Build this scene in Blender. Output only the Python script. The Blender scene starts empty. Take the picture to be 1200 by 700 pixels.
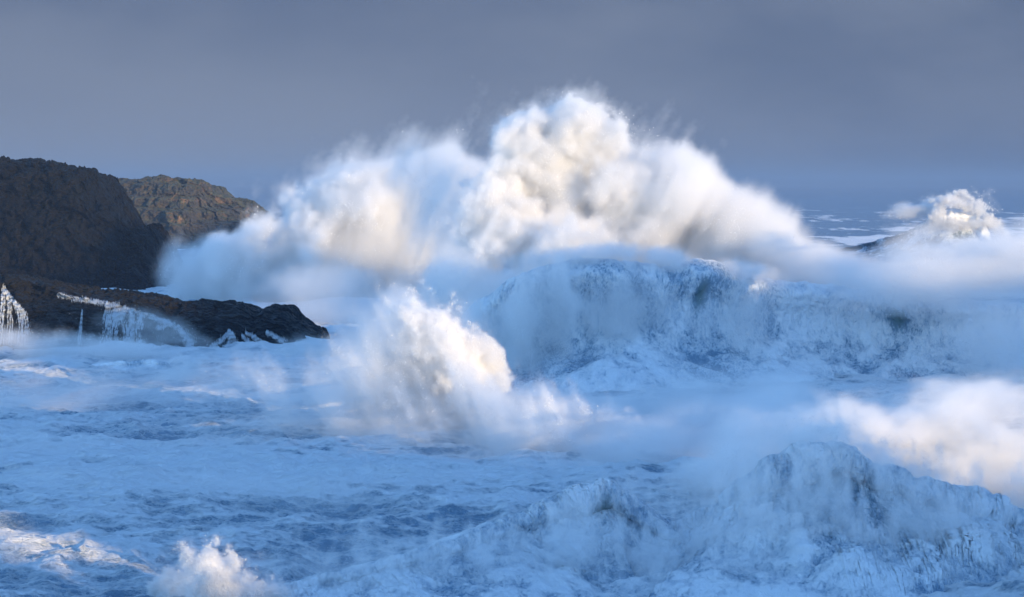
import bpy, math, random, time
import numpy as np
from mathutils import Vector, Matrix

T0 = time.time()
scene = bpy.context.scene
col = scene.collection
R = math.radians

# ------------------------------------------------------------------ camera
F = 2406.0            # focal length in photo pixels (1200 wide)
CAM_H = 20.0
PITCH = math.atan(135.0 / F)
CP, SP = math.cos(PITCH), math.sin(PITCH)


def at(px, py, Y):
    """world point seen at photo pixel (px, py) at ground distance Y"""
    cx, cz = (px - 600.0) / F, (350.0 - py) / F
    dy = CP + cz * SP
    dz = -SP + cz * CP
    t = Y / dy
    return np.array([cx * t, Y, CAM_H + dz * t])


def sea_y(py):
    """distance at which the mean sea level is seen at photo row py"""
    cz = (350.0 - py) / F
    return CAM_H * (CP + cz * SP) / -(-SP + cz * CP)


cam_d = bpy.data.cameras.new('camera')
cam_d.sensor_width = 36.0
cam_d.lens = 36.0 * F / 1200.0
cam_d.clip_end = 60000.0
cam_d.clip_start = 0.5
cam = bpy.data.objects.new('camera', cam_d)
col.objects.link(cam)
cam.location = (0, 0, CAM_H)
cam.rotation_euler = (R(90) - PITCH, 0, 0)
scene.camera = cam

# ------------------------------------------------------------------ helpers


def tag(o, label=None, cat=None, group=None, kind=None):
    if label: o['label'] = label
    if cat: o['category'] = cat
    if group: o['group'] = group
    if kind: o['kind'] = kind
    return o


def smooth(a, b, x):
    t = np.clip((x - a) / (b - a), 0, 1)
    return t * t * (3 - 2 * t)


def _hash(ix, iy, iz, seed):
    h = (ix.astype(np.int64) * 374761393 + iy.astype(np.int64) * 668265263 + iz.astype(np.int64) * 2147483647 + seed * 974711) & 0xFFFFFFFF
    h = ((h ^ (h >> 13)) * 1274126177) & 0xFFFFFFFF
    h = ((h ^ (h >> 15)) * 2246822519) & 0xFFFFFFFF
    return ((h ^ (h >> 16)) & 0xFFFF).astype(np.float32) / 32767.5 - 1.0


def vnoise(x, y, z, seed=0):
    """smooth 3-D value noise, -1..1"""
    x = np.asarray(x, np.float32); y = np.asarray(y, np.float32); z = np.asarray(z, np.float32)
    x, y, z = np.broadcast_arrays(x, y, z)
    fx, fy, fz = np.floor(x), np.floor(y), np.floor(z)
    ix, iy, iz = fx.astype(np.int64), fy.astype(np.int64), fz.astype(np.int64)
    u, v, w = x - fx, y - fy, z - fz
    u = u * u * u * (u * (u * 6 - 15) + 10); v = v * v * v * (v * (v * 6 - 15) + 10); w = w * w * w * (w * (w * 6 - 15) + 10)
    out = 0
    for a in (0, 1):
        wa = u if a else 1 - u
        for b in (0, 1):
            wb = v if b else 1 - v
            for c in (0, 1):
                wc = w if c else 1 - w
                out = out + wa * wb * wc * _hash(ix + a, iy + b, iz + c, seed)
    return out


def fbm(x, y, z, seed=0, octaves=5, gain=0.5, lac=2.03, mode='plain'):
    s, amp, tot = 0, 1.0, 0.0
    for k in range(octaves):
        f = lac ** k
        # each octave is turned so that lattice lines do not pile up
        c, d = math.cos(0.7 + 1.3 * k), math.sin(0.7 + 1.3 * k)
        X, Z2 = (c * x - d * z), (d * x + c * z)
        X, Y2 = (c * X - d * y), (d * X + c * y)
        n = vnoise(X * f, Y2 * f, Z2 * f, seed + 17 * k)
        if mode == 'ridge': n = 1 - 2 * np.abs(n)
        elif mode == 'billow': n = 2 * np.abs(n) - 1
        s = s + amp * n; tot += amp; amp *= gain
    return s / tot


def blocks(x, y, z, seed=0):
    """flat random value per jittered cell, for broken angular rock"""
    fx, fy, fz = np.floor(x), np.floor(y), np.floor(z)
    best = np.full(x.shape, 1e9, np.float32); val = np.zeros(x.shape, np.float32)
    for a in (-1, 0, 1):
        for b in (-1, 0, 1):
            for c in (-1, 0, 1):
                ix, iy, iz = fx + a, fy + b, fz + c
                I = [q.astype(np.int64) for q in (ix, iy, iz)]
                px = ix + 0.5 + 0.5 * _hash(*I, seed); py = iy + 0.5 + 0.5 * _hash(*I, seed + 1); pz = iz + 0.5 + 0.5 * _hash(*I, seed + 2)
                d = (x - px) ** 2 + (y - py) ** 2 + (z - pz) ** 2
                m = d < best
                best = np.where(m, d, best); val = np.where(m, _hash(*I, seed + 3) + 0.8 * (z - pz) * _hash(*I, seed + 4) + 0.8 * (x - px) * _hash(*I, seed + 5), val)
    return val


def mesh_obj(name, V, Fc, mat, parent=None, smooth_shade=True, attrs=None, uvs=None):
    """one mesh object from numpy vertices and an (n,3|4) face array"""
    V = np.ascontiguousarray(V, np.float32); Fc = np.ascontiguousarray(Fc, np.int32)
    me = bpy.data.meshes.new(name)
    n, k = Fc.shape
    me.vertices.add(len(V)); me.loops.add(n * k); me.polygons.add(n)
    me.vertices.foreach_set('co', V.ravel())
    me.loops.foreach_set('vertex_index', Fc.ravel())
    me.polygons.foreach_set('loop_start', np.arange(0, n * k, k, dtype=np.int32))
    me.polygons.foreach_set('loop_total', np.full(n, k, np.int32))
    if smooth_shade: me.polygons.foreach_set('use_smooth', np.ones(n, bool))
    for an, av in (attrs or {}).items():
        a = me.attributes.new(an, 'FLOAT', 'POINT'); a.data.foreach_set('value', np.ascontiguousarray(av, np.float32).ravel())
    me.update(); me.validate()
    if mat: me.materials.append(mat)
    o = bpy.data.objects.new(name, me); col.objects.link(o)
    if parent: o.parent = parent
    return o


def grid_faces(nu, nv, flip=False):
    i = np.arange((nu - 1) * (nv - 1)); a, b = i // (nv - 1), i % (nv - 1)
    q = a * nv + b
    f = np.stack([q, q + 1, q + nv + 1, q + nv], 1)
    return f[:, ::-1] if flip else f


# ------------------------------------------------------------------ node helper


class NT:
    def __init__(self, name):
        self.m = bpy.data.materials.new(name); self.m.use_nodes = True
        self.t = self.m.node_tree; self.t.nodes.clear()
        self.out = self.n('ShaderNodeOutputMaterial')

    def n(self, typ, ins=None, **kw):
        nd = self.t.nodes.new(typ)
        for k, v in kw.items(): setattr(nd, k, v)
        for k, v in (ins or {}).items(): self.set(nd, k, v)
        return nd

    def set(self, nd, k, v):
        s = nd.inputs[k]
        if isinstance(v, bpy.types.NodeSocket): self.t.links.new(v, s)
        else: s.default_value = v

    def math(self, op, a, b=None, c=None, clamp=False):
        nd = self.n('ShaderNodeMath', operation=op, use_clamp=clamp)
        for i, v in enumerate((a, b, c)):
            if v is not None: self.set(nd, i, v)
        return nd.outputs[0]

    def ramp(self, v, lo, hi, a=0.0, b=1.0):
        nd = self.n('ShaderNodeMapRange', {0: v, 1: lo, 2: hi, 3: a, 4: b}, interpolation_type='SMOOTHSTEP')
        return nd.outputs[0]

    def noise(self, vec, scale, detail=4, rough=0.55, dist=0.0, typ='FBM'):
        nd = self.n('ShaderNodeTexNoise', {'Vector': vec, 'Scale': scale, 'Detail': detail, 'Roughness': rough, 'Distortion': dist})
        nd.noise_type = typ
        return nd.outputs[0]

    def mix(self, f, a, b):
        nd = self.n('ShaderNodeMix', data_type='RGBA')
        for k, v in ((0, f), (6, a), (7, b)): self.set(nd, k, v)
        return nd.outputs[2]

    def mapping(self, scale, rot=(0, 0, 0)):
        g = self.n('ShaderNodeNewGeometry')
        return self.n('ShaderNodeMapping', {'Vector': g.outputs['Position'], 'Scale': scale, 'Rotation': rot}).outputs[0]

    def bump(self, h, dist, strength=1.0, normal=None):
        ins = {'Height': h, 'Distance': dist, 'Strength': strength}
        if normal is not None: ins['Normal'] = normal
        return self.n('ShaderNodeBump', ins).outputs[0]


def mist_material(name, scale=1.0, g=0.15, color=(0.985, 0.988, 0.99, 1)):
    m = NT(name)
    a = m.n('ShaderNodeAttribute', attribute_name='density')
    d = m.math('MULTIPLY', a.outputs['Fac'], scale)
    v = m.n('ShaderNodeVolumeScatter', {'Color': color, 'Density': d, 'Anisotropy': g})
    m.t.links.new(v.outputs[0], m.out.inputs['Volume'])
    return m.m


# ------------------------------------------------------------------ volumes of spray


def bspline(n, cell, off):
    """matrix that spreads a lattice of random numbers over n samples with cubic B-splines"""
    x = np.arange(n) / cell + off
    i = np.floor(x).astype(int); t = x - i
    w = np.stack([(1 - t) ** 3, 3 * t ** 3 - 6 * t ** 2 + 4, -3 * t ** 3 + 3 * t ** 2 + 3 * t + 1, t ** 3], 1) / 6
    A = np.zeros((n, int(n / cell + off) + 5), np.float32)
    for k in range(4): A[np.arange(n), i + k] += w[:, k]
    return A


def lat_noise(shape, cells, rng):
    As = [bspline(n, c, rng.random()) for n, c in zip(shape, cells)]
    r = rng.standard_normal([A.shape[1] for A in As]).astype(np.float32)
    r = np.tensordot(As[0], r, (1, 0))
    r = np.einsum('jb,ibc->ijc', As[1], r, optimize=True)
    r = np.einsum('kc,ijc->ijk', As[2], r, optimize=True)
    return (r * 2.2).astype(np.float32)       # about unit deviation


def lat_fbm(shape, vox, size, rng, octaves=5, gain=0.6, stretch=(1, 1, 1), mode='plain'):
    s, amp, tot = 0, 1.0, 0.0
    for k in range(octaves):
        c = [max(1.01, size * q / vox / 2 ** k) for q in stretch]
        n = lat_noise(shape, c, rng)
        if mode == 'billow': n = np.abs(n) * 1.6 - 1.25
        s = s + amp * n; tot += amp * amp; amp *= gain
        if max(c) < 2.0: break
    return s / math.sqrt(tot)


def volume_group(img, shape, lo, hi, W, mat):
    ng = bpy.data.node_groups.new('spray_density', 'GeometryNodeTree')
    ng.interface.new_socket('Geometry', in_out='INPUT', socket_type='NodeSocketGeometry')
    ng.interface.new_socket('Geometry', in_out='OUTPUT', socket_type='NodeSocketGeometry')
    N = ng.nodes.new; L = ng.links.new
    out = N('NodeGroupOutput')
    pos = N('GeometryNodeInputPosition')
    sub = N('ShaderNodeVectorMath'); sub.operation = 'SUBTRACT'; L(pos.outputs[0], sub.inputs[0]); sub.inputs[1].default_value = lo
    mul = N('ShaderNodeVectorMath'); mul.operation = 'MULTIPLY'; L(sub.outputs[0], mul.inputs[0])
    mul.inputs[1].default_value = [(n - 1) / (b - a) for n, a, b in zip(shape, lo, hi)]
    sep = N('ShaderNodeSeparateXYZ'); L(mul.outputs[0], sep.inputs[0])

    def mth(op, a, b):
        m = N('ShaderNodeMath'); m.operation = op
        for i, v in enumerate((a, b)):
            if v is None: continue
            if isinstance(v, (int, float)): m.inputs[i].default_value = v
            else: L(v, m.inputs[i])
        return m.outputs[0]
    r = [mth('ROUND', sep.outputs[i], None) for i in range(3)]
    # float32 holds whole numbers to 16.7 million, enough for one grid
    idx = mth('ADD', mth('MULTIPLY', mth('ADD', mth('MULTIPLY', r[0], shape[1]), r[1]), shape[2]), r[2])
    row = mth('FLOOR', mth('DIVIDE', mth('ADD', idx, 0.5), W), None)
    cl = mth('SUBTRACT', idx, mth('MULTIPLY', row, W))
    u = mth('DIVIDE', mth('ADD', cl, 0.5), W)
    v = mth('DIVIDE', mth('ADD', row, 0.5), img.size[1])
    cmb = N('ShaderNodeCombineXYZ'); L(u, cmb.inputs[0]); L(v, cmb.inputs[1])
    tex = N('GeometryNodeImageTexture'); tex.interpolation = 'Closest'; tex.extension = 'EXTEND'
    tex.inputs['Image'].default_value = img; L(cmb.outputs[0], tex.inputs['Vector'])
    vc = N('GeometryNodeVolumeCube')
    L(tex.outputs['Color'], vc.inputs['Density'])
    vc.inputs['Min'].default_value = lo; vc.inputs['Max'].default_value = hi
    for k, n in zip(('Resolution X', 'Resolution Y', 'Resolution Z'), shape): vc.inputs[k].default_value = n
    sm = N('GeometryNodeSetMaterial'); sm.inputs['Material'].default_value = mat
    L(vc.outputs[0], sm.inputs[0]); L(sm.outputs[0], out.inputs[0])
    return ng


def volume_obj(name, dens, lo, hi, mat, parent=None):
    shape = dens.shape
    W = 4096
    n = dens.size; H = (n + W - 1) // W
    buf = np.zeros((H * W, 4), np.float32); buf[:n, 0] = dens.ravel(); buf[:, 1] = buf[:, 2] = buf[:, 0]; buf[:, 3] = 1
    img = bpy.data.images.new('spray_field', W, H, alpha=False, float_buffer=True)
    img.colorspace_settings.name = 'Non-Color'
    img.pixels.foreach_set(buf.ravel()); img.update()
    vd = bpy.data.volumes.new(name); vd.materials.append(mat)
    vd.render.space = 'WORLD'
    o = bpy.data.objects.new(name, vd); col.objects.link(o)
    if parent: o.parent = parent
    md = o.modifiers.new('density', 'NODES'); md.node_group = volume_group(img, shape, [float(x) for x in lo], [float(x) for x in hi], W, mat)
    return o

# ------------------------------------------------------------------ light and sky
SUN_EL, SUN_AZ = R(10.0), R(45.0)      # azimuth turned from +x towards the camera side
to_sun = Vector((math.cos(SUN_AZ) * math.cos(SUN_EL), -math.sin(SUN_AZ) * math.cos(SUN_EL), math.sin(SUN_EL)))
sd = bpy.data.lights.new('sun', 'SUN'); sd.energy = 2.0; sd.color = (1.0, 0.72, 0.37); sd.angle = R(0.5)
so = bpy.data.objects.new('sun', sd); col.objects.link(so)
so.rotation_euler = (-to_sun).to_track_quat('-Z', 'Y').to_euler(); so.location = to_sun * 500

w = bpy.data.worlds.new('World'); scene.world = w; w.use_nodes = True
wt = w.node_tree; wn = wt.nodes; wl = wt.links
bg = wn['Background']; bg.inputs[1].default_value = 0.15
sky = wn.new('ShaderNodeTexSky'); sky.sky_type = 'NISHITA'; sky.sun_disc = False
sky.sun_elevation = SUN_EL; sky.sun_rotation = math.atan2(to_sun.x, to_sun.y)
sky.dust_density = 0.1; sky.air_density = 1.0; sky.ozone_density = 4.2
# a bank of storm cloud over the far half of the sky
tc = wn.new('ShaderNodeTexCoord'); sp = wn.new('ShaderNodeSeparateXYZ'); wl.new(tc.outputs['Generated'], sp.inputs[0])


def wmr(v, a, b, c=0.0, d=1.0):
    m = wn.new('ShaderNodeMapRange'); m.interpolation_type = 'SMOOTHSTEP'
    wl.new(v, m.inputs[0])
    for i, x in zip((1, 2, 3, 4), (a, b, c, d)): m.inputs[i].default_value = x
    return m.outputs[0]


def wmath(op, a, b):
    m = wn.new('ShaderNodeMath'); m.operation = op
    for i, x in enumerate((a, b)):
        if isinstance(x, (int, float)): m.inputs[i].default_value = x
        else: wl.new(x, m.inputs[i])
    return m.outputs[0]


def wmix(f, a, b):
    m = wn.new('ShaderNodeMix'); m.data_type = 'RGBA'
    for i, x in ((0, f), (6, a), (7, b)):
        if isinstance(x, (int, float, tuple)): m.inputs[i].default_value = x
        else: wl.new(x, m.inputs[i])
    return m.outputs[2]


cn = wn.new('ShaderNodeTexNoise'); cn.inputs['Scale'].default_value = 7.0; cn.inputs['Detail'].default_value = 6; cn.inputs['Roughness'].default_value = 0.5
cm = wn.new('ShaderNodeMapping'); cm.inputs['Scale'].default_value = (1, 1, 2.2); wl.new(tc.outputs['Generated'], cm.inputs[0]); wl.new(cm.outputs[0], cn.inputs[0])
bank = wmath('MULTIPLY', wmr(sp.outputs[1], 0.5, 0.88), wmr(sp.outputs[2], 0.5, 0.2))
S = 1 / 0.15
c_low = tuple(x * S for x in (0.068, 0.081, 0.110)) + (1,)
c_high = tuple(x * S for x in (0.035, 0.048, 0.080)) + (1,)
c_dark = tuple(x * S for x in (0.031, 0.044, 0.075)) + (1,)
tone = wmix(wmr(sp.outputs[2], 0.0, 0.11), c_low, c_high)
tone = wmix(wmath('MULTIPLY', wmr(sp.outputs[0], -0.12, 0.25), 0.85), tone, c_dark)
tone2 = wmix(wmr(cn.outputs[0], 0.34, 0.68, 0.0, 0.48), tone, c_low)
blue = wmix(1.0, sky.outputs[0], (0, 0, 0, 1))
bm = wn.new('ShaderNodeMix'); bm.data_type = 'RGBA'; bm.blend_type = 'MULTIPLY'; bm.inputs[0].default_value = 1
wl.new(sky.outputs[0], bm.inputs[6]); bm.inputs[7].default_value = (1, 1, 1, 1)
wl.new(wmix(bank, sky.outputs[0], tone2), bg.inputs[0])

vs = scene.view_settings
vs.view_transform = 'Standard'; vs.look = 'None'; vs.exposure = 1.76; vs.gamma = 1.0; vs.use_curve_mapping = False

cy = scene.cycles
cy.use_denoising = True
cy.max_bounces = 12; cy.diffuse_bounces = 3; cy.glossy_bounces = 2; cy.transmission_bounces = 3; cy.volume_bounces = 10; cy.transparent_max_bounces = 8
cy.volume_step_rate = 1.6; cy.volume_max_steps = 400
cy.caustics_reflective = False; cy.caustics_refractive = False

# ------------------------------------------------------------------ materials


def sea_material(name, foam_bias, streak=(1, 1, 1), rot=0.0, green=(0.175, 0.275, 0.38), relief=0.6):
    """foam-streaked water: aerated blue water with white foam that follows the 'foam' attribute"""
    m = NT(name)
    a = m.n('ShaderNodeAttribute', attribute_name='foam').outputs['Fac']
    gl = m.n('ShaderNodeAttribute', attribute_name='green').outputs['Fac']
    v = m.mapping(streak, (0, 0, rot))
    n1 = m.noise(v, 0.22, 9, 0.62, 0.6)
    n2 = m.noise(v, 1.1, 8, 0.72, 1.6)
    n3 = m.noise(v, 5.0, 5, 0.7, 0.8)
    s = m.math('ADD', m.math('MULTIPLY', n1, 0.8), m.math('MULTIPLY', n2, 0.75))
    s = m.math('ADD', s, m.math('MULTIPLY', n3, 0.70))
    s = m.math('ADD', s, m.math('MULTIPLY_ADD', a, 0.62, foam_bias - 1.125))
    lace = m.ramp(s, 0.10, 0.42)
    thick = m.ramp(s, 0.02, 0.30)
    aer = m.mix(thick, tuple(green) + (1,), (0.37, 0.50, 0.63, 1))
    aer = m.mix(m.math('MULTIPLY', gl, 0.85), aer, (0.10, 0.17, 0.15, 1))
    fo = m.mix(n2, (0.76, 0.80, 0.84, 1), (0.87, 0.88, 0.89, 1))
    c = m.mix(lace, aer, fo)
    h = m.math('ADD', m.math('MULTIPLY', n2, 0.6), m.math('MULTIPLY', n3, 0.28))
    h = m.math('ADD', h, m.math('MULTIPLY', lace, 0.12))
    b = m.bump(h, relief, 1.0)
    rough = m.ramp(lace, 0, 1, 0.22, 0.85)
    p = m.n('ShaderNodeBsdfPrincipled', {'Base Color': c, 'Roughness': rough, 'IOR': 1.33, 'Normal': b})
    m.t.links.new(p.outputs[0], m.out.inputs['Surface'])
    return m.m


def rock_material(name, dark, mid, warm, moss, scale, wet=0.5):
    m = NT(name)
    v = m.mapping((1, 1, 1.25))
    n1 = m.noise(v, 0.10 * scale, 6, 0.6, 0.4)
    n2 = m.noise(v, 0.55 * scale, 8, 0.65, 0.8)
    n3 = m.noise(v, 2.2 * scale, 6, 0.7)
    g = m.n('ShaderNodeNewGeometry'); up = m.n('ShaderNodeSeparateXYZ', {0: g.outputs['Normal']}).outputs[2]
    c = m.mix(m.ramp(n2, 0.35, 0.66), dark + (1,), mid + (1,))
    c = m.mix(m.math('MULTIPLY', m.ramp(n1, 0.52, 0.66), m.ramp(n2, 0.42, 0.60)), c, warm + (1,))
    c = m.mix(m.math('MULTIPLY', m.ramp(up, 0.45, 0.85), m.ramp(n1, 0.40, 0.58, 0.15, 0.9)), c, moss + (1,))
    h = m.math('ADD', m.math('MULTIPLY', n2, 0.9), m.math('MULTIPLY', n3, 0.35))
    vor = m.n('ShaderNodeTexVoronoi', {'Vector': v, 'Scale': 0.9 * scale}, feature='DISTANCE_TO_EDGE').outputs['Distance']
    h = m.math('ADD', h, m.math('MULTIPLY', m.ramp(vor, 0.0, 0.16), 0.3))
    p = m.n('ShaderNodeBsdfPrincipled', {'Base Color': c, 'Roughness': m.ramp(n2, 0.3, 0.7, 0.45, 0.9), 'Normal': m.bump(h, 0.7 / scale, 0.9), 'Specular IOR Level': wet})
    m.t.links.new(p.outputs[0], m.out.inputs['Surface'])
    return m.m


def foam_material(name, c0=(0.80, 0.82, 0.84), c1=(0.90, 0.90, 0.90), scale=1.0):
    m = NT(name)
    v = m.mapping((1, 1, 1))
    n = m.noise(v, 0.9 * scale, 7, 0.65, 0.7); n2 = m.noise(v, 4.5 * scale, 5, 0.7)
    c = m.mix(n, c0 + (1,), c1 + (1,))
    p = m.n('ShaderNodeBsdfPrincipled', {'Base Color': c, 'Roughness': 0.9, 'Specular IOR Level': 0.2,
                                         'Normal': m.bump(m.math('ADD', n, m.math('MULTIPLY', n2, 0.4)), 0.25 / scale, 0.9)})
    m.t.links.new(p.outputs[0], m.out.inputs['Surface'])
    return m.m


M_drop = foam_material('spray_drops', (0.84, 0.86, 0.88), (0.92, 0.92, 0.92))
M_core = foam_material('dense_spray', (0.86, 0.87, 0.88), (0.92, 0.92, 0.92))

# ------------------------------------------------------------------ sea


def swell(x, y):
    """mean sea surface height"""
    h = 0.55 * np.sin((0.35 * x + y) / 17.0 + 1.2 * vnoise(x / 60, y / 60, 0 * x, 5) + 0.6)
    h = h + 0.85 * fbm(x / 42, y / 26, 0 * x + 1.3, 11, 3)
    near = smooth(900, 250, y)
    h = h + near * 0.95 * fbm(x / 11, y / 7.5, 0 * x + 4.1, 23, 4, 0.55, mode='ridge')
    h = h - 1.3 * np.exp(-((x + 1) / 11) ** 2 - ((y - 104) / 7) ** 2)      # trough before the low wave
    h = h - 1.5 * np.exp(-((x - 17) / 12) ** 2 - ((y - 103) / 6) ** 2)     # and before the nearest one
    return h


def chop(x, y):
    near = smooth(420, 120, y)
    return near * (0.34 * fbm(x / 2.6, y / 1.9, 0 * x + 9.7, 31, 5, 0.62, mode='ridge')) + 0.10 * fbm(x / 6, y / 4, 0 * x, 41, 2, mode='ridge')


def build_sea():
    ys = [62.0]
    while ys[-1] < 26000: ys.append(ys[-1] * (1.0015 if ys[-1] < 260 else 1.0026 if ys[-1] < 700 else (1.008 if ys[-1] < 3000 else 1.06)))
    ys = np.array(ys)
    inner = np.linspace(-0.33, 0.33, 1000)
    t = np.concatenate([np.linspace(-1.5, -0.35, 60), inner, np.linspace(0.35, 1.5, 60)])
    Y, T = np.meshgrid(ys, t, indexing='ij'); X = Y * T
    x, y = X.ravel().astype(np.float32), Y.ravel().astype(np.float32)
    sw = swell(x, y)
    z = sw + chop(x, y)
    zz = (sw + 0.6 * (z - sw)).reshape(Y.shape)
    slope = (np.gradient(zz, axis=0) / np.gradient(Y, axis=0)).ravel()
    foam = 0.46 + 0.22 * sw + 0.40 * fbm(x / 24, y / 13, 0 * x + 2.0, 71, 5) - 0.75 * np.clip(slope, -0.3, 0.6)  # less foam on slopes facing the camera paints in the shading of the swells
    # the surf zone is white nearly everywhere, open water behind it only in whitecaps
    far = smooth(330, 620, y)
    caps = smooth(-0.05, 0.5, fbm(x / 30, y / 110, 0 * x + 7.0, 91, 5, 0.62) + 0.55 * fbm(x / 7, y / 26, 0 * x + 3.0, 95, 4, 0.65)) * smooth(2000, 600, y)
    foam = foam * (1 - far) + far * (-0.30 + 1.15 * caps)
    return mesh_obj('sea', np.stack([x, y, z], 1), grid_faces(len(ys), len(t), True), sea_material('foamy_sea', 0.14, (0.55, 1.0, 1.0), R(12)), attrs={'foam': foam, 'green': 0 * foam})


sea = tag(build_sea(), kind='structure')
print('sea', time.time() - T0)

# ------------------------------------------------------------------ rock


def cliff(name, outline, Y0, Y1, base, mat, seed, amp, size, steps=(520, 300), depth=60.0, slope=0.5, ledges=0.0, left=None):
    """a headland whose skyline runs along the outline [(px, py)] at distance Y1 and whose foot stands at Y0"""
    ox = np.array([o[0] for o in outline], float); oy = np.array([o[1] for o in outline], float)
    pts = np.array([at(a, b, Y1) for a, b in outline])
    nu, nv = steps
    u = np.linspace(0, 1, nu)
    s = np.concatenate([[0], np.cumsum(np.hypot(np.diff(pts[:, 0]), np.diff(pts[:, 2])))]); s /= s[-1]
    X = np.interp(u, s, pts[:, 0]); Zt = np.interp(u, s, pts[:, 2])
    v = np.linspace(0, 1, nv)
    # v 0..0.6 climbs the seaward face, 0.6..1 runs back over the top and down behind
    f = np.clip(v / 0.62, 0, 1); k = np.clip((v - 0.62) / 0.38, 0, 1)
    face = f ** 1.25
    H = (Zt - base)[:, None]
    full = np.clip(H / H.max(), 0.0, 1)
    Z = base + H * np.where(v <= 0.62, 1 - (1 - f) ** 1.3, 1 - 0.10 * k - 0.9 * smooth(0.55, 1, k))[None, :]
    Yy = Y1 - (Y1 - Y0) * (1 - face)[None, :] * (slope + (1 - slope) * full) + k[None, :] * depth * (0.25 + 0.75 * full)
    Xx = np.repeat(X[:, None], nv, 1)
    x, y, z = [a.ravel().astype(np.float32) for a in (Xx, Yy, Z)]
    n1 = fbm(x / size, y / size, z / size * 0.8, seed, 5, 0.52, mode='ridge')
    n2 = fbm(x / size * 3.1, y / size * 3.1, z / size * 2.2, seed + 5, 4, 0.55, mode='ridge')
    n3 = fbm(x / size / 2.5, y / size / 2.5, z / size / 2, seed + 9, 3)
    gut = fbm(x / size * 1.4, y / size * 0.5, z / size * 0.25, seed + 13, 4, 0.55, mode='ridge')
    edge = np.repeat(smooth(0, 0.05, np.minimum(u, 1 - u) + 0.02)[:, None], nv, 1).ravel()
    wx = 0.5 * n3
    bl = blocks(x / size * 1.3 + wx, y / size * 1.3, z / size * 1.1 + wx, seed + 40) + 0.6 * blocks(x / size * 3.4 + wx, y / size * 3.4, z / size * 2.6, seed + 50) + 0.35 * blocks(x / size * 8 + wx, y / size * 8, z / size * 6, seed + 60)
    d = amp * (0.45 * n1 + 0.3 * n2 + 0.7 * n3 + 0.5 * gut + 0.55 * bl)
    top = np.repeat((smooth(0.5, 0.66, v))[None, :], nu, 0).ravel()
    y = y - d * edge * (1 - 0.6 * top)
    z = z + d * edge * (0.22 + 0.30 * top)
    x = x + edge * amp * 0.5 * fbm(x / size + 7, y / size, z / size, seed + 21, 3)
    if ledges:
        q = z / ledges + 0.35 * n3
        z = z + ledges * 0.5 * (np.floor(q) + smooth(0.55, 1.0, q - np.floor(q)) - q) * (1 - top)
    return mesh_obj(name, np.stack([x, y, z], 1), grid_faces(nu, nv, True), mat)


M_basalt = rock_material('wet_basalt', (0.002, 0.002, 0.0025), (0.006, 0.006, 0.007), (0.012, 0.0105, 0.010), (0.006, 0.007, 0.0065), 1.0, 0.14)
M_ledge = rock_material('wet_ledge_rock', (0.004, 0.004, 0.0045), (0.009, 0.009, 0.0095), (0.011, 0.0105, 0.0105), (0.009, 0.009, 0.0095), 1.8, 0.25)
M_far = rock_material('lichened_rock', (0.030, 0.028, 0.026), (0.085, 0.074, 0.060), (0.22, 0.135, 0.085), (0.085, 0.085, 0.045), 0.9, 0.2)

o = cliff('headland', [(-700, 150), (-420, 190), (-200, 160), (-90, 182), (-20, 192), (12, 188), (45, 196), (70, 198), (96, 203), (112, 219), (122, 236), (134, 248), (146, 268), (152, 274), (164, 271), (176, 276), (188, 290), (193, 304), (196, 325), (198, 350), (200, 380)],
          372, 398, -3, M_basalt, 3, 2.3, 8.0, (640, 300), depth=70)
tag(o, 'nearer black basalt headland rising steeply above the wet rock ledge', 'headland')
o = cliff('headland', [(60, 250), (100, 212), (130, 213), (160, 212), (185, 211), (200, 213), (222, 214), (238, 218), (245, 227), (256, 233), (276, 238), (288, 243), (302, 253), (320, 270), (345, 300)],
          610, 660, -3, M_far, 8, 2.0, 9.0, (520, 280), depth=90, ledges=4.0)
tag(o, 'farther brown headland with lichen-tinted sunlit boulders, hazy behind the black one', 'headland')
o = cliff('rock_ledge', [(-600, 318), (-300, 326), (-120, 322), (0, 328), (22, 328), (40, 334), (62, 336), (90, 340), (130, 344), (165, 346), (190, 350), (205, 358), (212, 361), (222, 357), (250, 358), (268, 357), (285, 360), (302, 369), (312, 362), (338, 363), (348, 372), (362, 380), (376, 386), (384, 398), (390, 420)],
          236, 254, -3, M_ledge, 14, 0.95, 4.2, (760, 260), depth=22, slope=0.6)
tag(o, 'low black rock ledge with white water pouring off it, below the dark headland', 'rock ledge')
ledge = o


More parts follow.
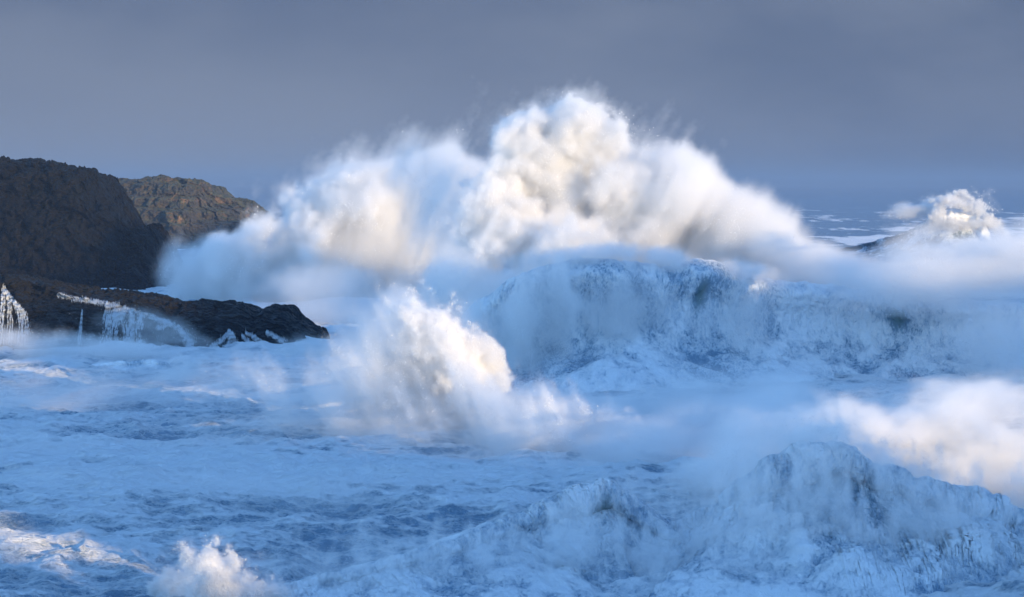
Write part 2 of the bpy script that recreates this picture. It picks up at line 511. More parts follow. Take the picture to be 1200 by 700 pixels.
def build_shade_hill():
    """unseen coast added behind the camera, its ridge shaped to keep the sun off the water"""
    sx, sy = math.cos(SUN_AZ), -math.sin(SUN_AZ)
    lx, ly = -sy, sx
    kb = [-400, -100, 40, 56.6, 57.8, 61.8, 63, 86, 96.5, 98, 107, 110, 112, 116, 121, 137, 150, 157, 166, 181, 192, 200, 211, 221, 231, 245, 300, 392, 440, 478, 560, 700]
    kh = [12, 44, 58, 58, 46.3, 46.3, 60, 62, 63, 45.5, 45.5, 46.5, 48, 54, 68, 76, 71, 70, 62, 61, 76, 93, 90, 84, 79, 77, 110, 132, 100, 78, 30, 4]  # crest heights set where shade ends; the dips let sun onto chosen spray
    b = np.linspace(-400, 700, 1100); q = np.linspace(-1, 1, 120)
    H = np.interp(b, kb, kh)
    B, Q = np.meshgrid(b, q, indexing='ij')
    prof = np.where(Q < 0, 1 - np.abs(Q) ** 1.3, 1 - np.abs(Q) ** 1.6)
    A = 180 + np.where(Q < 0, Q * 62, Q * 160)
    Z = -3 + (H[:, None] + 3) * prof
    n = fbm(A.ravel() / 30, B.ravel() / 30, Z.ravel() / 30, 77, 5, mode='ridge').reshape(A.shape)
    Z = Z + 2.2 * n * (1 - smooth(0.25, 0.0, np.abs(Q)))
    A = A + 5 * n * smooth(0, 0.2, np.abs(Q))
    V = np.stack([A * sx + B * lx, A * sy + B * ly, Z], 2).reshape(-1, 3)
    return mesh_obj('shade_hill', V, grid_faces(1100, 120), M_basalt)


tag(build_shade_hill(), kind='structure')
print('rock', time.time() - T0)

# ------------------------------------------------------------------ breaking waves


def catmull(P, n):
    P = np.asarray(P, float); m = len(P)
    t = np.linspace(0, m - 1 - 1e-6, n); i = np.floor(t).astype(int); f = (t - i)[:, None]
    g = lambda k: P[np.clip(k, 0, m - 1)]
    p0, p1, p2, p3 = g(i - 1), g(i), g(i + 1), g(i + 2)
    return 0.5 * (2 * p1 + (p2 - p0) * f + (2 * p0 - 5 * p1 + 4 * p2 - p3) * f ** 2 + (3 * p1 - p0 - 3 * p2 + p3) * f ** 3)


def breaker(name, crest, mat, seed, front=14.0, back=22.0, lip=1.5, res=(600, 320), rough=0.5, lobes=0.0, size=3.0, foam=0.5, green=(), broad=False, fall=None, foam_u=None, ragged=0.7):
    """a wave whose crest runs through the points [(px, py, Y)]; its face looks towards the shore the camera stands on"""
    C = np.array([at(*c[:3]) for c in crest])
    nu, nv = res
    P = catmull(C, nu)
    q = np.cumsum(np.concatenate([[0], np.linalg.norm(np.diff(P, axis=0), axis=1)])).astype(np.float32)
    P[:, 2] += rough * ragged * (fbm(q / size / 1.3, 0 * q, 0 * q + seed, seed + 31, 5, 0.6, mode='ridge') + 0.1)
    tang = np.gradient(P, axis=0); tang[:, 2] = 0; tang /= np.linalg.norm(tang, axis=1)[:, None]
    nrm = np.stack([tang[:, 1], -tang[:, 0], 0 * tang[:, 0]], 1)      # towards the camera
    u = np.linspace(0, 1, nu)
    ow = np.interp(u, np.linspace(0, 1, len(crest)), [c[3] if len(c) > 3 else 1.0 for c in crest])   # overhang along the crest
    base = -1.6
    h = P[:, 2] - base
    ends = smooth(0, 0.06, np.minimum(u, 1 - u))
    prof = [(-1, 0, 0), (-0.62, 0.16, 0), (-0.32, 0.52, 0), (-0.12, 0.86, 0), (0, 1.0, 0), (0, 0.99, .55), (0, 0.93, 1.0), (0, 0.84, .92), (0.05, 0.70, .35), (0.15, 0.49, 0.0), (0.34, 0.28, 0), (0.62, 0.12, 0), (1, 0.0, 0)]
    if broad: prof = prof[:8] + [(0.03, 0.76, .35), (0.12, 0.63, 0), (0.32, 0.45, 0), (0.62, 0.24, 0), (1, 0.0, 0)]
    pr = catmull(prof, nv)
    off = np.where(pr[:, 0] < 0, pr[:, 0] * back, pr[:, 0] * front)[None, :] + pr[:, 2][None, :] * lip * ow[:, None]
    Z = base + h[:, None] * ends[:, None] * pr[:, 1][None, :]
    X = P[:, 0][:, None] + nrm[:, 0][:, None] * off
    Y = P[:, 1][:, None] + nrm[:, 1][:, None] * off
    V = np.stack([X, Y, Z], 2)
    du = np.gradient(V, axis=0); dv = np.gradient(V, axis=1)
    N = np.cross(dv, du); N /= np.linalg.norm(N, axis=2)[:, :, None] + 1e-9
    N[N[:, :, 1].mean(1) > 0] *= -1 if N[:, nv * 3 // 4, 1].mean() > 0 else 1
    x, y, z = [V[:, :, i].ravel().astype(np.float32) for i in range(3)]
    vv = np.repeat(np.linspace(0, 1, nv)[None, :], nu, 0).ravel(); uu = np.repeat(u[:, None], nv, 1).ravel()
    s = size
    n1 = fbm(x / s, y / s, z / s * 0.35, seed, 6, 0.55, mode='ridge')
    n2 = fbm(x / s / 2.6, y / s / 2.6, z / s / 6.0, seed + 3, 3, 0.5)
    n4 = fbm(x / s * 4, y / s * 4, z / s * 4, seed + 6, 3, 0.6, mode='billow')
    face = smooth(0.28, 0.42, vv) * smooth(1.0, 0.86, vv)
    d = rough * (0.7 * n1 + 0.22 * n4) * (0.35 + 0.65 * face)
    if fall is not None:
        fw = np.interp(uu, np.linspace(0, 1, len(fall)), fall)
        d = d + fw * face * lobes * (n2 + 0.35)
    V = V + (d.reshape(nu, nv) * ends[:, None])[:, :, None] * N
    fo = foam + 0.35 * n1 + 0.3 * n2
    if foam_u is not None: fo = fo + np.interp(uu, np.linspace(0, 1, len(foam_u)), foam_u) * smooth(0.18, 0.30, vv) * smooth(0.75, 0.6, vv)
    gr = np.zeros_like(fo)
    for (ug, vg, su, sv, k) in green:
        gr += k * np.exp(-((uu - ug) / su) ** 2 - ((vv - vg) / sv) ** 2)
    fo = fo - 0.9 * np.clip(gr, 0, 1)
    return mesh_obj(name, V.reshape(-1, 3), grid_faces(nu, nv), mat, attrs={'foam': fo, 'green': np.clip(gr, 0, 1)})


M_face = sea_material('wave_face', -0.01, (1.0, 0.7, 0.48), R(-8), relief=0.30)
M_back = sea_material('open_sea_wave', 0.0, (0.6, 0.8, 0.6), 0, (0.03, 0.05, 0.065), relief=0.5)

o = breaker('breaking_wave', [(480, 470, 216, .2), (540, 400, 212, .5), (590, 350, 210, .9), (640, 322, 208, 1.2), (690, 309, 207, 1.2), (730, 313, 207, 1.1), (775, 318, 208, 1.1), (812, 308, 209, 1.2), (850, 318, 210, 1.0), (900, 331, 211, .8), (950, 336, 212, .7), (1010, 344, 212, .7), (1060, 347, 211, 1.0), (1100, 352, 210, .9), (1160, 360, 210, .4), (1260, 366, 212, .2), (1420, 400, 214, .1)],
            M_face, 51, 21, 26, 3.4, (900, 400), 0.5, 1.7, 2.6, 0.45, fall=[1, 1, 1, 1, 1, .8, .4, .15, .1, .1, .1, .1, .1, .1],
            green=[(0.43, 0.62, 0.012, 0.07, 1.0), (0.745, 0.62, 0.015, 0.06, 1.0)])
tag(o, 'largest breaking wave with a long blue foam-covered face, under the tall white plume', 'wave')
o = breaker('breaking_wave', [(940, 302, 600, .1), (1010, 288, 585, .2), (1050, 277, 575, .3), (1078, 266, 569, .6), (1096, 256, 566, 1.4), (1110, 249, 565, 1.8), (1126, 250, 566, 1.6), (1140, 260, 569, 1.0), (1152, 270, 574, .5), (1172, 290, 585, .1), (1260, 296, 590, .1)],
            M_back, 61, 24, 46, 3.0, (560, 300), 0.6, 1.2, 3.0, 0.10, fall=[.1, .1, .1, .2, .5, .6, .6, .3, .2, .1], foam_u=[-.2, -.2, -.2, 0, .7, .9, .9, .8, .5, 0, 0])
tag(o, 'small far wave curling over in golden light near the horizon', 'wave')
o = breaker('breaking_wave', [(620, 700, 118, .1), (720, 650, 116, .2), (800, 622, 114, .4), (870, 580, 113, .8), (915, 545, 112, 1.0), (955, 526, 112, 1.2), (1000, 534, 112, 1.2), (1050, 560, 112, 1), (1110, 580, 112, 1), (1180, 600, 112, .8), (1280, 620, 112, .6), (1420, 680, 112, .3)],
            M_face, 71, 17, 16, 1.3, (1000, 480), 0.42, 1.2, 1.5, 0.40, ragged=1.2, broad=True, fall=[.2, .3, .5, 1, 1, 1, 1, 1, 1, 1, .5],
            green=[(0.44, 0.60, 0.02, 0.04, .5), (0.47, 0.72, 0.07, 0.08, .35), (0.6, 0.74, 0.06, 0.08, .3), (.36, .75, .05, .08, .3)])
tag(o, 'nearest breaking wave with a blue streaked face below sunlit mist', 'wave')
o = breaker('breaking_wave', [(230, 716, 101, .1), (330, 690, 101, .1), (430, 668, 103, .2), (520, 640, 106, .3), (590, 612, 110, .5), (650, 586, 112, .9), (700, 568, 113, 1.2), (735, 580, 113, 1.2), (775, 616, 112, .6), (840, 660, 111, .2)],
            M_face, 81, 11, 13, 1.1, (860, 340), 0.36, 0.8, 1.2, 0.42, broad=True, fall=[.3, .4, .5, .6, .6, .5, .5, .4], green=[(0.66, 0.62, 0.05, 0.10, 1.0)])
tag(o, 'low green-tinged breaking wave between the sunlit spout and the nearest wave', 'wave')
o = breaker('breaking_wave', [(-260, 470, 222, .1), (-60, 445, 222, .1), (60, 436, 222, .2), (130, 428, 222, .3), (185, 424, 222, .5), (210, 436, 222, .3), (260, 460, 222, .1)],
            M_face, 91, 12, 14, 0.6, (420, 200), 0.35, 0.5, 2.2, 0.38, fall=[.3] * 7)
tag(o, 'low blue swell wave with a ragged crest just in front of the rock ledge', 'wave')
print('waves', time.time() - T0)

# ------------------------------------------------------------------ water running off the ledge
from mathutils.bvhtree import BVHTree
lv = np.empty(len(ledge.data.vertices) * 3, np.float32); ledge.data.vertices.foreach_get('co', lv)
lf = np.empty(len(ledge.data.polygons) * 4, np.int32); ledge.data.polygons.foreach_get('vertices', lf)
ledge_bvh = BVHTree.FromPolygons(lv.reshape(-1, 3).tolist(), lf.reshape(-1, 4).tolist())
eye = Vector((0, 0, CAM_H))


def on_ledge(px, py):
    d = (Vector(at(px, py, 250.0)) - eye).normalized()
    h = ledge_bvh.ray_cast(eye, d)[0]
    return h


def cascade(label, paths, n, spread, width, seed):
    """falling water: a great many slivers of white water lying along the rock"""
    rng = np.random.default_rng(seed)
    V, Fc = [], []
    curves = [catmull(np.array(p, float), 80) for p in paths]
    off = rng.uniform(0, 50, len(paths))
    while n > 0:
        n -= 1
        k = rng.integers(len(paths)); P = curves[k]; f = rng.random(); i = min(78, int(f * 79))
        q_ = rng.integers(9); lane = LANES[(q_ + 3 * k) % 9] + rng.normal(0, .16 + .25 * (q_ % 3 == 0)) if rng.random() < .55 else rng.normal(0, 2.0)
        wob = math.sin(f * 9 + lane * 2.3 + off[k]) * .35 + math.sin(f * 23 + lane * 5.1 + off[k]) * .2
        px = P[i, 0] + (lane * .5 + wob) * spread * (0.4 + 1.5 * f) * (1 + .25 * math.sin(q_ * 4.7)); py = P[i, 1] + rng.normal(0, .9) + 1.5 * math.sin(q_ * 2.9 + f * 5)
        if math.sin(f * 17 + lane * 3.7 + off[k]) + math.sin(f * 41 + lane * 1.9) * .7 < rng.normal(.1, .6): continue
        h = on_ledge(px, py); g = on_ledge(px + .3 * (P[i + 1, 0] - P[i, 0]), py + 1.2)
        if h is None or g is None: continue
        t = g - h
        if t.length < 1e-4 or t.length > 1.5: continue
        t.normalize(); to = (eye - h).normalized(); sd_ = t.cross(to).normalized()
        L_ = rng.uniform(.10, .42); w_ = width * rng.uniform(.25, 1.0); c = h + to * rng.uniform(.02, .16)
        i0 = len(V)
        V += [tuple(c + t * L_), tuple(c - t * L_), tuple(c + sd_ * w_), tuple(c - sd_ * w_), tuple(c + to * w_), tuple(c - to * w_)]
        Fc += [tuple(int(q) + i0 for q in r) for r in OCT_F]
    o = mesh_obj('cascade', V, Fc, M_cascade)
    tag(o, label, 'waterfall', 'white streams running off the rock ledge')
    return o


LANES = [-2.3, -1.9, -1.0, -.35, 0.1, .3, 1.25, 1.6, 2.6]
OCT_F = [(0, 2, 4), (2, 1, 4), (1, 3, 4), (3, 0, 4), (2, 0, 5), (1, 2, 5), (3, 1, 5), (0, 3, 5)]
M_cascade = foam_material('white_water', (0.55, 0.63, 0.72), (0.85, 0.86, 0.87), 2.0)
cascade('bright fan of falling water at the left end of the rock ledge', [[(4, 336), (3, 350), (2, 372), (0, 404)], [(6, 338), (10, 352), (12, 375), (12, 404)], [(7, 342), (18, 356), (24, 376), (26, 402)], [(12, 350), (20, 358), (29, 372), (31, 392)]], 9000, 1.5, .034, 1)
cascade('single thin thread of water hanging down the ledge, right of the bright fan', [[(96, 366), (95, 378), (94, 390), (93, 404)]], 1500, 0.9, .028, 2)
rc = random.Random(12)
long_paths = [[(68, 346), (84, 349), (100, 352), (116, 354)], [(100, 352), (118, 355), (134, 358), (150, 363)], [(134, 358), (156, 365), (176, 371), (196, 379)], [(176, 371), (194, 377), (206, 384), (216, 394)], [(196, 379), (208, 384), (218, 392), (224, 402)]]
for q in range(15):
    x0 = rc.choice([rc.uniform(112, 160), rc.uniform(130, 222), rc.uniform(190, 224)]); y0 = np.interp(x0, [68, 116, 150, 196, 224], [346, 354, 363, 379, 398])
    dx = rc.uniform(-7, 9); y1 = y0 + (404 - y0) * rc.choice([.25, .35, .5, .75, 1, 1])
    long_paths.append([(x0, y0), (x0 + dx * .2 + rc.uniform(-1.5, 1.5), y0 + (y1 - y0) * .3), (x0 + dx * .6 + rc.uniform(-2, 2), y0 + (y1 - y0) * .65), (x0 + dx, y1)])
cascade('long white stream slanting down across the ledge and breaking into several falls', long_paths, 26000, 1.9, .036, 3)
cascade('split fall of water low on the ledge below its notched skyline', [[(268, 388), (271, 394), (268, 404), (262, 416)], [(269, 390), (262, 396), (252, 404), (244, 414)], [(272, 392), (276, 400), (274, 410), (276, 418)]], 7000, 1.5, .03, 4)
cascade('thin slanting runnels of water on the ledge near its low right tip', [[(288, 391), (296, 394), (303, 400), (310, 406)], [(284, 394), (290, 400), (294, 406)], [(312, 390), (322, 394), (332, 400)]], 5000, 1.2, .028, 5)

# ------------------------------------------------------------------ spray
WIND = (0.9, 0.1, 0.42)


def blur(a, r):
    for ax in range(3):
        if r < 1: continue
        p = [(0, 0)] * 3; p[ax] = (r + 1, r)
        c = np.cumsum(np.pad(a, p, mode='edge'), axis=ax, dtype=np.float64)
        n = a.shape[ax]
        hi = np.take(c, np.arange(2 * r + 1, 2 * r + 1 + n), axis=ax); lo = np.take(c, np.arange(0, n), axis=ax)
        a = ((hi - lo) / (2 * r + 1)).astype(np.float32)
    return a


OCT_V = np.array([(1, 0, 0), (-1, 0, 0), (0, 1, 0), (0, -1, 0), (0, 0, 1), (0, 0, -1)], np.float32)
OCT_F = np.array([(0, 2, 4), (2, 1, 4), (1, 3, 4), (3, 0, 4), (2, 0, 5), (1, 2, 5), (3, 1, 5), (0, 3, 5)], np.int32)


def drops_mesh(name, P, size, rng, parent, mat):
    n = len(P)
    A = rng.standard_normal((n, 3)).astype(np.float32); A /= np.linalg.norm(A, axis=1)[:, None]
    B = np.cross(A, rng.standard_normal((n, 3)).astype(np.float32)); B /= np.linalg.norm(B, axis=1)[:, None]
    Cc = np.cross(A, B)
    E = np.stack([A, B, Cc], 1)                         # n,3,3
    st = 1 + 0.7 * rng.random((n, 3, 1)).astype(np.float32)
    V = np.einsum('vi,nij->nvj', OCT_V, E * st) * size[:, None, None] + P[:, None, :]
    Fc = (OCT_F[None] + 6 * np.arange(n)[:, None, None]).reshape(-1, 3)
    return mesh_obj(name, V.reshape(-1, 3), Fc, mat, parent, smooth_shade=True)


def plume(label, blobs, seed, vox=0.25, size=4.0, dens=1.0, cat='spray', drops=0, drop_size=(0.03, 0.08), core=None, anchor=None, group=None, drop_bias=0.5, name='spray_plume', mat=None, streak=(2.6, 1.0, 1.3), warp=0.5, zmin=-1.0, shear=0.0):
    """one body of airborne spray.  blobs: (px, py, Y, rx_px, ry_px, depth_m, tilt_deg, kind, softness, strength, ragged)
    kind 'b' is billowing and crisp, 's' is drifting and soft"""
    rng = np.random.default_rng(seed)
    cs = [(at(b[0], b[1], b[2]), b[2] / F) for b in blobs]
    lo = np.full(3, 1e9); hi = -lo
    for (c, s), b in zip(cs, blobs):
        e = max(b[3], b[4]) * s if b[6] else None
        ex = np.array([(e or b[3] * s), b[5], (e or b[4] * s)]) * (1.25 if b[7] == 'b' else 1.15) + 0.6
        lo = np.minimum(lo, c - ex); hi = np.maximum(hi, c + ex)
    lo[2] = max(lo[2], zmin)
    shape = [int(math.ceil((b - a) / vox)) + 1 for a, b in zip(lo, hi)]
    hi = lo + (np.array(shape) - 1) * vox
    ax = [np.linspace(a, b, n, dtype=np.float32) for a, b, n in zip(lo, hi, shape)]
    X, Y, Z = ax[0][:, None, None], ax[1][None, :, None], ax[2][None, None, :]
    nb = lat_fbm(shape, vox, size, rng, 7, 0.70, mode='billow')
    ns = lat_fbm(shape, vox, size * 0.9, rng, 7, 0.70, stretch=streak)
    if shear:                                    # lean the streaks down the wind
        for k in range(shape[2]): ns[:, :, k] = np.roll(ns[:, :, k], int(shear * k), axis=0)
    if warp:
        X = X + warp * size * 0.5 * lat_noise(shape, [size * 1.6 / vox] * 3, rng)
        Z = Z + warp * size * 0.4 * lat_noise(shape, [size * 1.6 / vox] * 3, rng)
    D = np.zeros(shape, np.float32)
    for (c, s), b in zip(cs, blobs):
        px, py, YY, rx, ry, dy, tilt, kind, soft, strength, rag = b
        ca, sa = math.cos(R(tilt)), math.sin(R(tilt))
        xr = (X - c[0]) * ca + (Z - c[2]) * sa; zr = -(X - c[0]) * sa + (Z - c[2]) * ca
        r = np.sqrt((xr / (rx * s)) ** 2 + ((Y - c[1]) / dy) ** 2 + (zr / (ry * s)) ** 2)
        f = 1 - r + rag * (0.85 * nb + 0.42 * ns if kind == 'b' else 1.35 * ns + 0.25 * nb)
        if kind == 'b': D = np.maximum(D, 0.07 * strength * smooth(0, 0.5, f + 0.20 + 0.20 * ns))
        D = np.maximum(D, strength * smooth(0, soft, f)) if kind == 'b' else D + strength * smooth(0, soft, f) * (1 - np.clip(D, 0, 1) * 0.5)
    # fade at the box so that no face of it shows
    for a in range(3):
        i = np.arange(shape[a]); e = smooth(0, 5, np.minimum(i, shape[a] - 1 - i).astype(np.float32))
        if a == 2: e[: shape[2] // 2] = 1
        D *= e.reshape([-1 if q == a else 1 for q in range(3)])
    D[D < 0.004] = 0
    root = bpy.data.objects.new(name, None); col.objects.link(root)
    a = anchor or (blobs[0][0], None, blobs[0][2])
    tag(root, label, cat, group)
    vo = volume_obj('mist', D * dens, lo, hi, mat or M_mist, root)
    if core:
        thr, rad = core
        q = blur(np.clip(D, 0, 1), max(1, int(rad / vox)))
        ob = volume_obj('dense_core', q[::2, ::2, ::2].copy(), lo, lo + (np.array(q[::2, ::2, ::2].shape) - 1) * vox * 2, M_core, root)
        ng = ob.modifiers[0].node_group
        vc = [n for n in ng.nodes if n.type == 'VOLUME_CUBE' or n.bl_idname == 'GeometryNodeVolumeCube'][0]
        sm = [n for n in ng.nodes if n.bl_idname == 'GeometryNodeSetMaterial'][0]
        vm = ng.nodes.new('GeometryNodeVolumeToMesh'); vm.inputs['Threshold'].default_value = thr
        ng.links.new(vc.outputs[0], vm.inputs[0]); ng.links.new(vm.outputs[0], sm.inputs[0])
        # bake the surface into an ordinary mesh
        tmp_me = bpy.data.meshes.new('tmp'); tmp = bpy.data.objects.new('tmp', tmp_me); col.objects.link(tmp)
        md = tmp.modifiers.new('m', 'NODES'); md.node_group = ng
        bpy.data.objects.remove(ob)
        dg = bpy.context.evaluated_depsgraph_get()
        me = bpy.data.meshes.new_from_object(tmp.evaluated_get(dg))
        bpy.data.objects.remove(tmp)
        me.name = 'dense_core'; me.materials.clear(); me.materials.append(M_core)
        me.polygons.foreach_set('use_smooth', np.ones(len(me.polygons), bool))
        # keep the one largest piece
        nvx = len(me.vertices); ed = np.empty(len(me.edges) * 2, np.int32); me.edges.foreach_get('vertices', ed); ed = ed.reshape(-1, 2)
        lab = np.arange(nvx)
        while True:
            mn = np.minimum(lab[ed[:, 0]], lab[ed[:, 1]])
            new = lab.copy(); np.minimum.at(new, ed[:, 0], mn); np.minimum.at(new, ed[:, 1], mn); new = np.minimum(new, new[new]); new = new[new]
            if (new == lab).all(): break
            lab = new
        big = np.bincount(lab).argmax() if nvx else 0
        if nvx and (lab != big).any():
            import bmesh
            bmm = bmesh.new(); bmm.from_mesh(me); bmm.verts.ensure_lookup_table()
            bmesh.ops.delete(bmm, geom=[bmm.verts[int(i)] for i in np.nonzero(lab != big)[0]], context='VERTS')
            bmm.to_mesh(me); bmm.free()
        if len(me.polygons):
            co = bpy.data.objects.new('dense_core', me); col.objects.link(co); co.parent = root
        print('   core faces', len(me.polygons))
    if drops:
        Dn = np.clip(D / max(D.max(), 1e-6), 0, 1)
        p = (Dn ** 1.7 * (1 - drop_bias * Dn)).ravel().astype(np.float64); p *= (nb.ravel() > -0.2) * 0.8 + 0.2
        cp = np.cumsum(p); cp /= cp[-1]
        k = np.searchsorted(cp, rng.random(drops))
        ijk = np.stack(np.unravel_index(k, shape), 1).astype(np.float32)
        P = lo[None].astype(np.float32) + (ijk + rng.random((drops, 3)).astype(np.float32) - 0.5) * vox
        sz = (drop_size[0] + (drop_size[1] - drop_size[0]) * rng.random(drops) ** 3).astype(np.float32)
        dr = drops_mesh('droplets', P.astype(np.float32), sz, rng, root, M_drop)
        dr['kind'] = 'stuff'
    print('  plume', shape, int(np.prod(shape) / 1e3), 'k', round(time.time() - T0, 1))
    return root


M_mist = mist_material('airborne_spray', 1.0, 0.1)

# (px, py, Y, rx, ry, depth, tilt, kind, soft, strength, ragged)
plume('tallest creamy plume of spray towering over the largest wave and trailing off to the right', [
    (690, 172, 228, 56, 58, 7, 0, 'b', .40, 1, 0.2),
    (616, 192, 228, 64, 60, 7, 20, 'b', .42, 1, 0.24),
    (650, 215, 229, 84, 70, 8, 0, 'b', .45, 1, 0.18),
    (568, 258, 224, 50, 64, 6, 15, 'b', .45, 1, 0.28),
    (640, 282, 222, 96, 60, 8, 0, 'b', .50, 1, 0.22),
    (735, 248, 226, 95, 84, 8, -25, 'b', .65, .9, 0.2),
    (800, 275, 226, 95, 72, 8, -35, 's', .8, .45, 0.11),
    (765, 220, 228, 118, 60, 7, -42, 's', .8, .25, 0.11),
    (835, 232, 226, 95, 44, 7, -38, 's', .8, .6, 0.11),
    (890, 286, 222, 140, 54, 7, -26, 's', .8, .6, 0.11),
    (965, 312, 218, 105, 32, 5, -14, 's', .8, .45, 0.11),
    (700, 300, 205, 130, 18, 2.5, 0, 's', .8, .5, 0.165),
    (850, 312, 207, 120, 18, 2.5, -8, 's', .8, .5, 0.165),
    (545, 330, 218, 60, 66, 7, 0, 's', .8, .3, 0.11),
    (600, 340, 212, 80, 46, 6, 15, 's', .8, .3, 0.11),
    (512, 235, 250, 56, 90, 7, 0, 's', .9, .14, 0.165),
], 101, 0.21, 3.6, 1.8, streak=(.9, .9, 2.8), shear=.45, drops=70000, drop_size=(.025, .06), core=(.93, 1.6))

plume('veil of falling white water hanging down the left half of the largest wave', [
    (590, 392, 203, 46, 62, 2.5, -12, 's', .7, .5, .34),
    (640, 372, 202, 44, 62, 2.5, 0, 's', .6, .5, .40),
    (700, 362, 202, 50, 60, 2.5, 0, 's', .6, .5, .40),
    (752, 360, 203, 36, 56, 2.5, 8, 's', .6, .4, .40),
    (540, 400, 204, 50, 70, 3, 0, 's', .8, .45, .25),
    (650, 432, 200, 110, 26, 3, 0, 's', .8, .35, .25),
    (860, 372, 204, 60, 40, 2.5, 15, 's', .6, .25, .40),
], 111, 0.22, 2.6, 0.75, drops=9000, drop_size=(.02, .05), streak=(.7, .7, 2.6), cat='spray')

plume('broad pale plume of spray beyond the rock ledge, lit on its rounded top', [
    (462, 222, 345, 92, 58, 11, 8, 'b', .60, 1, 0.16),
    (520, 212, 347, 62, 46, 10, 0, 's', .6, .5, 0.108),
    (405, 240, 345, 78, 54, 11, 28, 'b', .55, 1, 0.2),
    (340, 276, 345, 82, 60, 11, 42, 'b', .55, 1, 0.22),
    (290, 312, 345, 68, 54, 10, 42, 'b', .7, .8, 0.24),
    (240, 328, 345, 56, 56, 8, 40, 's', .9, .36, 0.144),
    (440, 300, 345, 140, 92, 12, 0, 's', .8, .5, 0.096),
    (350, 350, 340, 130, 60, 10, 0, 's', .9, .35, 0.12),
    (505, 310, 343, 80, 100, 10, 0, 's', .8, .45, 0.096),
], 202, 0.36, 5.0, 1.3, streak=(.9, .9, 2.6), shear=.35, drops=12000, drop_size=(.05, .10), core=(.93, 2.6))

plume('sunlit white spout of spray with a ragged bright edge, in the middle of the surf', [
    (534, 422, 160, 104, 46, 3.2, -54, 'b', .22, 1, 0.24),
    (508, 386, 160, 40, 42, 2.5, -20, 'b', .2, 1, 0.26),
    (564, 482, 160, 46, 44, 3.0, -40, 'b', .22, 1, 0.26),
    (486, 436, 161, 56, 76, 4, -15, 'b', .8, .45, 0.3),
    (460, 415, 162, 100, 74, 6, 20, 's', .9, .22, 0.21),
    (420, 465, 162, 130, 84, 6, 0, 's', .9, .22, 0.21),
    (470, 500, 159, 90, 60, 5, 0, 's', .9, .25, 0.21),
    (510, 545, 156, 150, 60, 6, 0, 's', .9, .22, 0.182),
    (650, 522, 152, 190, 64, 7, -16, 's', .9, .8, 0.21),
    (745, 556, 146, 92, 38, 4, -16, 's', .7, .7, 0.21),
    (390, 510, 160, 130, 50, 6, 0, 's', .9, .10, 0.21),
    (330, 455, 170, 110, 40, 7, 0, 's', .9, .06, 0.21),
    (600, 590, 138, 210, 52, 5, 0, 's', .9, .36, 0.21),
    (440, 600, 140, 130, 40, 5, 0, 's', .9, .10, 0.196),
], 303, 0.14, 1.9, 2.0, warp=0.35, streak=(.9, .9, 2.4), shear=-.4, drops=90000, drop_size=(.016, .042), core=(.93, 1.0))

plume('thin bluish mist lying over the trough between the largest wave and the nearest one', [
    (800, 470, 178, 190, 50, 6, 0, 's', .9, 0.821, .22),
    (690, 490, 170, 140, 46, 6, 0, 's', .9, 0.821, .22),
    (880, 520, 150, 150, 56, 6, 15, 's', .9, 0.958, .22),
    (960, 470, 180, 150, 26, 5, 0, 's', .9, 0.274, .3),
    (790, 600, 128, 120, 50, 4, 10, 's', .9, 0.684, .22),
], 313, 0.3, 3.5, 0.4)

plume('wide soft mist spreading low from the sunlit spout towards the nearest wave', [
    (660, 520, 150, 150, 60, 6, -10, 's', .9, .35, .22),
    (770, 548, 142, 120, 52, 5, -10, 's', .9, .40, .22),
    (560, 560, 146, 150, 50, 6, 0, 's', .9, .28, .22),
    (450, 545, 150, 120, 46, 6, 0, 's', .9, .20, .24),
    (860, 500, 150, 150, 50, 6, 10, 's', .9, .22, .22),
    (620, 610, 128, 170, 40, 5, 0, 's', .9, .20, .26),
], 333, 0.24, 3.0, 1.0, streak=(2.0, .9, .9), shear=.4, drops=6000, drop_size=(.012, .03))

plume('faint drift of low spray over the open surf left of the sunlit spout', [
    (110, 540, 150, 260, 60, 14, 0, 's', .9, 0.105, .3),
    (260, 600, 125, 220, 60, 10, 0, 's', .9, 0.12, .3),
    (60, 470, 185, 240, 40, 12, 0, 's', .9, 0.105, .3),
    (450, 372, 300, 140, 56, 10, 0, 's', .9, 0.18, .3),
], 323, 0.5, 4.5, 1.0)

plume('grey-white bank of mist drifting across the right end of the largest wave', [
    (1095, 318, 200, 125, 64, 6, 4, 's', .8, 1.0, .14),
    (1190, 308, 200, 110, 58, 6, 0, 's', .8, 1.0, .14),
    (1000, 335, 204, 90, 38, 5, -8, 's', .8, 0.35, .14),
    (1170, 400, 198, 90, 85, 6, 0, 's', .8, 0.49, .14),
    (1300, 385, 200, 90, 60, 6, 0, 's', .8, .15, .13),
    (930, 300, 214, 90, 30, 6, -14, 's', .8, 0.245, .14),
], 404, 0.22, 3.0, 0.6, streak=(2.4, .9, .9), shear=.4, drops=3000, drop_size=(.03, .05))

plume('bright sunlit mist blowing off the nearest wave at the right', [
    (1165, 566, 122, 135, 94, 5, 10, 's', .8, 1.44, .2),
    (1080, 530, 123, 120, 58, 5, 0, 's', .8, 1.2, .2),
    (1000, 512, 122, 90, 40, 4, -15, 's', .8, 1.2, .24),
    (955, 520, 113, 34, 20, 1.5, -15, 's', .8, 0.96, .3),
    (1050, 552, 114, 70, 22, 1.5, -28, 's', .8, 0.96, .3),
    (1130, 480, 126, 150, 46, 5, 8, 's', .9, 0.96, .22),
    (880, 540, 124, 120, 55, 5, 25, 's', .9, 0.84, .2),
    (1290, 590, 123, 90, 60, 5, 0, 's', .8, .3, .18),
], 505, 0.14, 2.0, 0.9, streak=(2.0, .9, .9), shear=.5, drops=22000, drop_size=(.010, .026))

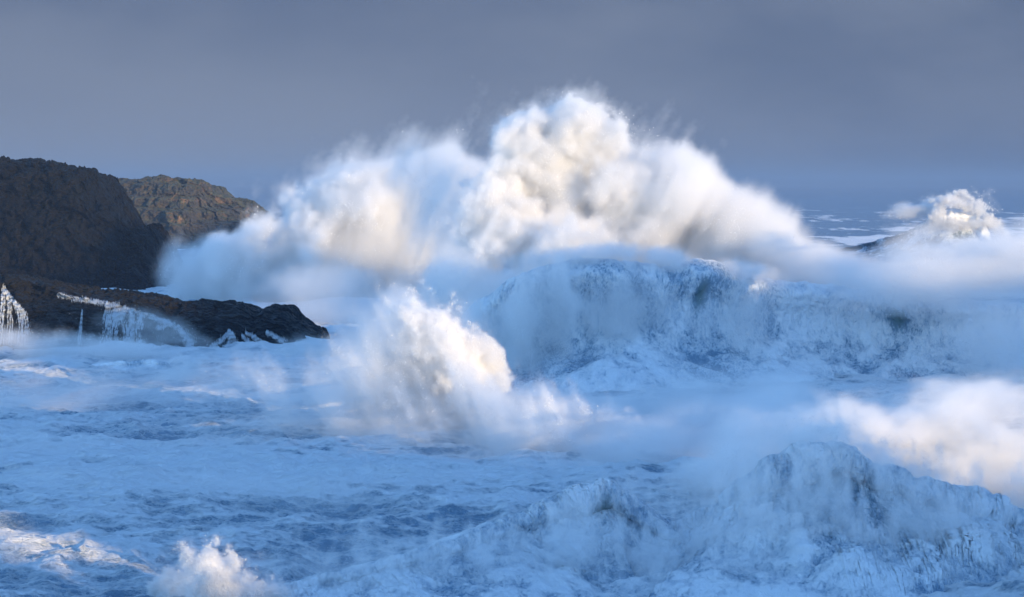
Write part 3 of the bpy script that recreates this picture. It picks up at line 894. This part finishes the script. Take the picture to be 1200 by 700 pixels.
plume('streaky blue veil of falling foam in front of the nearest wave, at the lower right', [
    (960, 600, 106, 90, 80, 2, 0, 's', .7, .55, .5),
    (1070, 630, 106, 100, 76, 2, 0, 's', .7, .55, .5),
    (860, 625, 107, 90, 76, 2, 10, 's', .7, .5, .45),
    (760, 655, 108, 120, 60, 2.5, 15, 's', .8, .45, .4),
    (1180, 650, 106, 90, 70, 2, 0, 's', .7, .5, .45),
    (990, 690, 103, 240, 46, 2.0, 0, 's', .7, .5, .45),
    (955, 515, 111, 60, 32, 2, 0, 'b', .6, .9, .5),
    (1030, 540, 111, 84, 30, 2, -22, 'b', .6, .9, .5),
    (880, 556, 111, 72, 30, 2, 32, 'b', .6, .8, .5),
    (650, 640, 106, 110, 34, 1.6, 0, 's', .7, .5, .5),
    (520, 655, 104, 120, 30, 1.6, 0, 's', .7, .5, .5),
    (400, 670, 102, 90, 28, 1.6, 0, 's', .7, .4, .5),
    (690, 590, 109, 60, 22, 1.5, 20, 's', .7, .35, .5),
], 515, 0.10, 0.9, 0.8, drops=30000, drop_size=(.008, .02), streak=(.7, .7, 2.0))

plume('small grainy splash of white droplets standing up at the bottom edge', [
    (245, 690, 99, 58, 54, 1.8, 0, 'b', .3, 1, .22),
    (292, 704, 99, 68, 42, 1.8, -28, 'b', .3, .9, .24),
    (206, 702, 99, 34, 50, 1.6, 0, 'b', .35, .9, .26),
    (330, 716, 98, 40, 30, 1.5, -28, 'b', .4, .7, .26),
], 606, 0.07, 0.9, 2.2, drops=60000, drop_size=(.009, .026), core=(.9, .35))

plume('low burst of foam and mist splashing up in front of the rock ledge', [
    (212, 448, 208, 45, 30, 3, 20, 'b', .5, .8, .28),
    (290, 462, 206, 70, 32, 3, 0, 'b', .6, .6, .26),
    (240, 480, 204, 75, 34, 4, 0, 's', .9, .5, .2),
    (180, 390, 238, 64, 18, 2, -12, 's', .9, .22, .3),
    (165, 374, 242, 44, 16, 1.5, -18, 's', .9, .10, .4),
    (20, 396, 236, 40, 16, 1.5, 0, 's', .9, .3, .3),
    (120, 415, 230, 150, 26, 3, 0, 's', .9, .6, .22),
    (20, 412, 230, 90, 26, 3, 0, 's', .9, .6, .22),
    (300, 436, 228, 110, 26, 4, 0, 's', .9, .6, .22),
    (375, 425, 232, 60, 32, 4, 0, 's', .9, .5, .2),
], 707, 0.2, 2.6, 0.8, drops=9000, drop_size=(.02, .045))

plume('thin golden spindrift blown back from the far curling wave', [
    (1100, 252, 559, 20, 11, 3, 40, 'b', .5, .8, .22),
    (1118, 238, 559, 34, 12, 4, 5, 'b', .6, .9, .3),
    (1144, 247, 560, 34, 15, 4, -34, 'b', .6, .9, .3),
    (1162, 266, 561, 28, 14, 4, -36, 'b', .6, .7, .24),
    (1135, 264, 558, 50, 12, 4, 0, 's', .8, .35, .26),
    (1078, 248, 564, 48, 16, 4, 14, 's', .9, .4, .26),
], 808, 0.30, 2.6, 1.1, drops=9000, drop_size=(.06, .12))
print('spray', time.time() - T0)

# ------------------------------------------------------------------ air
hb = NT('sea_air')
pv = hb.n('ShaderNodeVolumePrincipled', {'Color': (0.23, 0.335, 0.50, 1), 'Density': 0.00028, 'Anisotropy': 0.0})
hb.t.links.new(pv.outputs[0], hb.out.inputs['Volume'])
bx = np.array([(x, y, z) for x in (-9000, 9000) for y in (-400, 15000) for z in (-6, 60)], np.float32)
haze = mesh_obj('haze', bx, np.array([(0, 1, 3, 2), (4, 6, 7, 5), (0, 4, 5, 1), (2, 3, 7, 6), (0, 2, 6, 4), (1, 5, 7, 3)]), hb.m, smooth_shade=False)
tag(haze, kind='stuff')
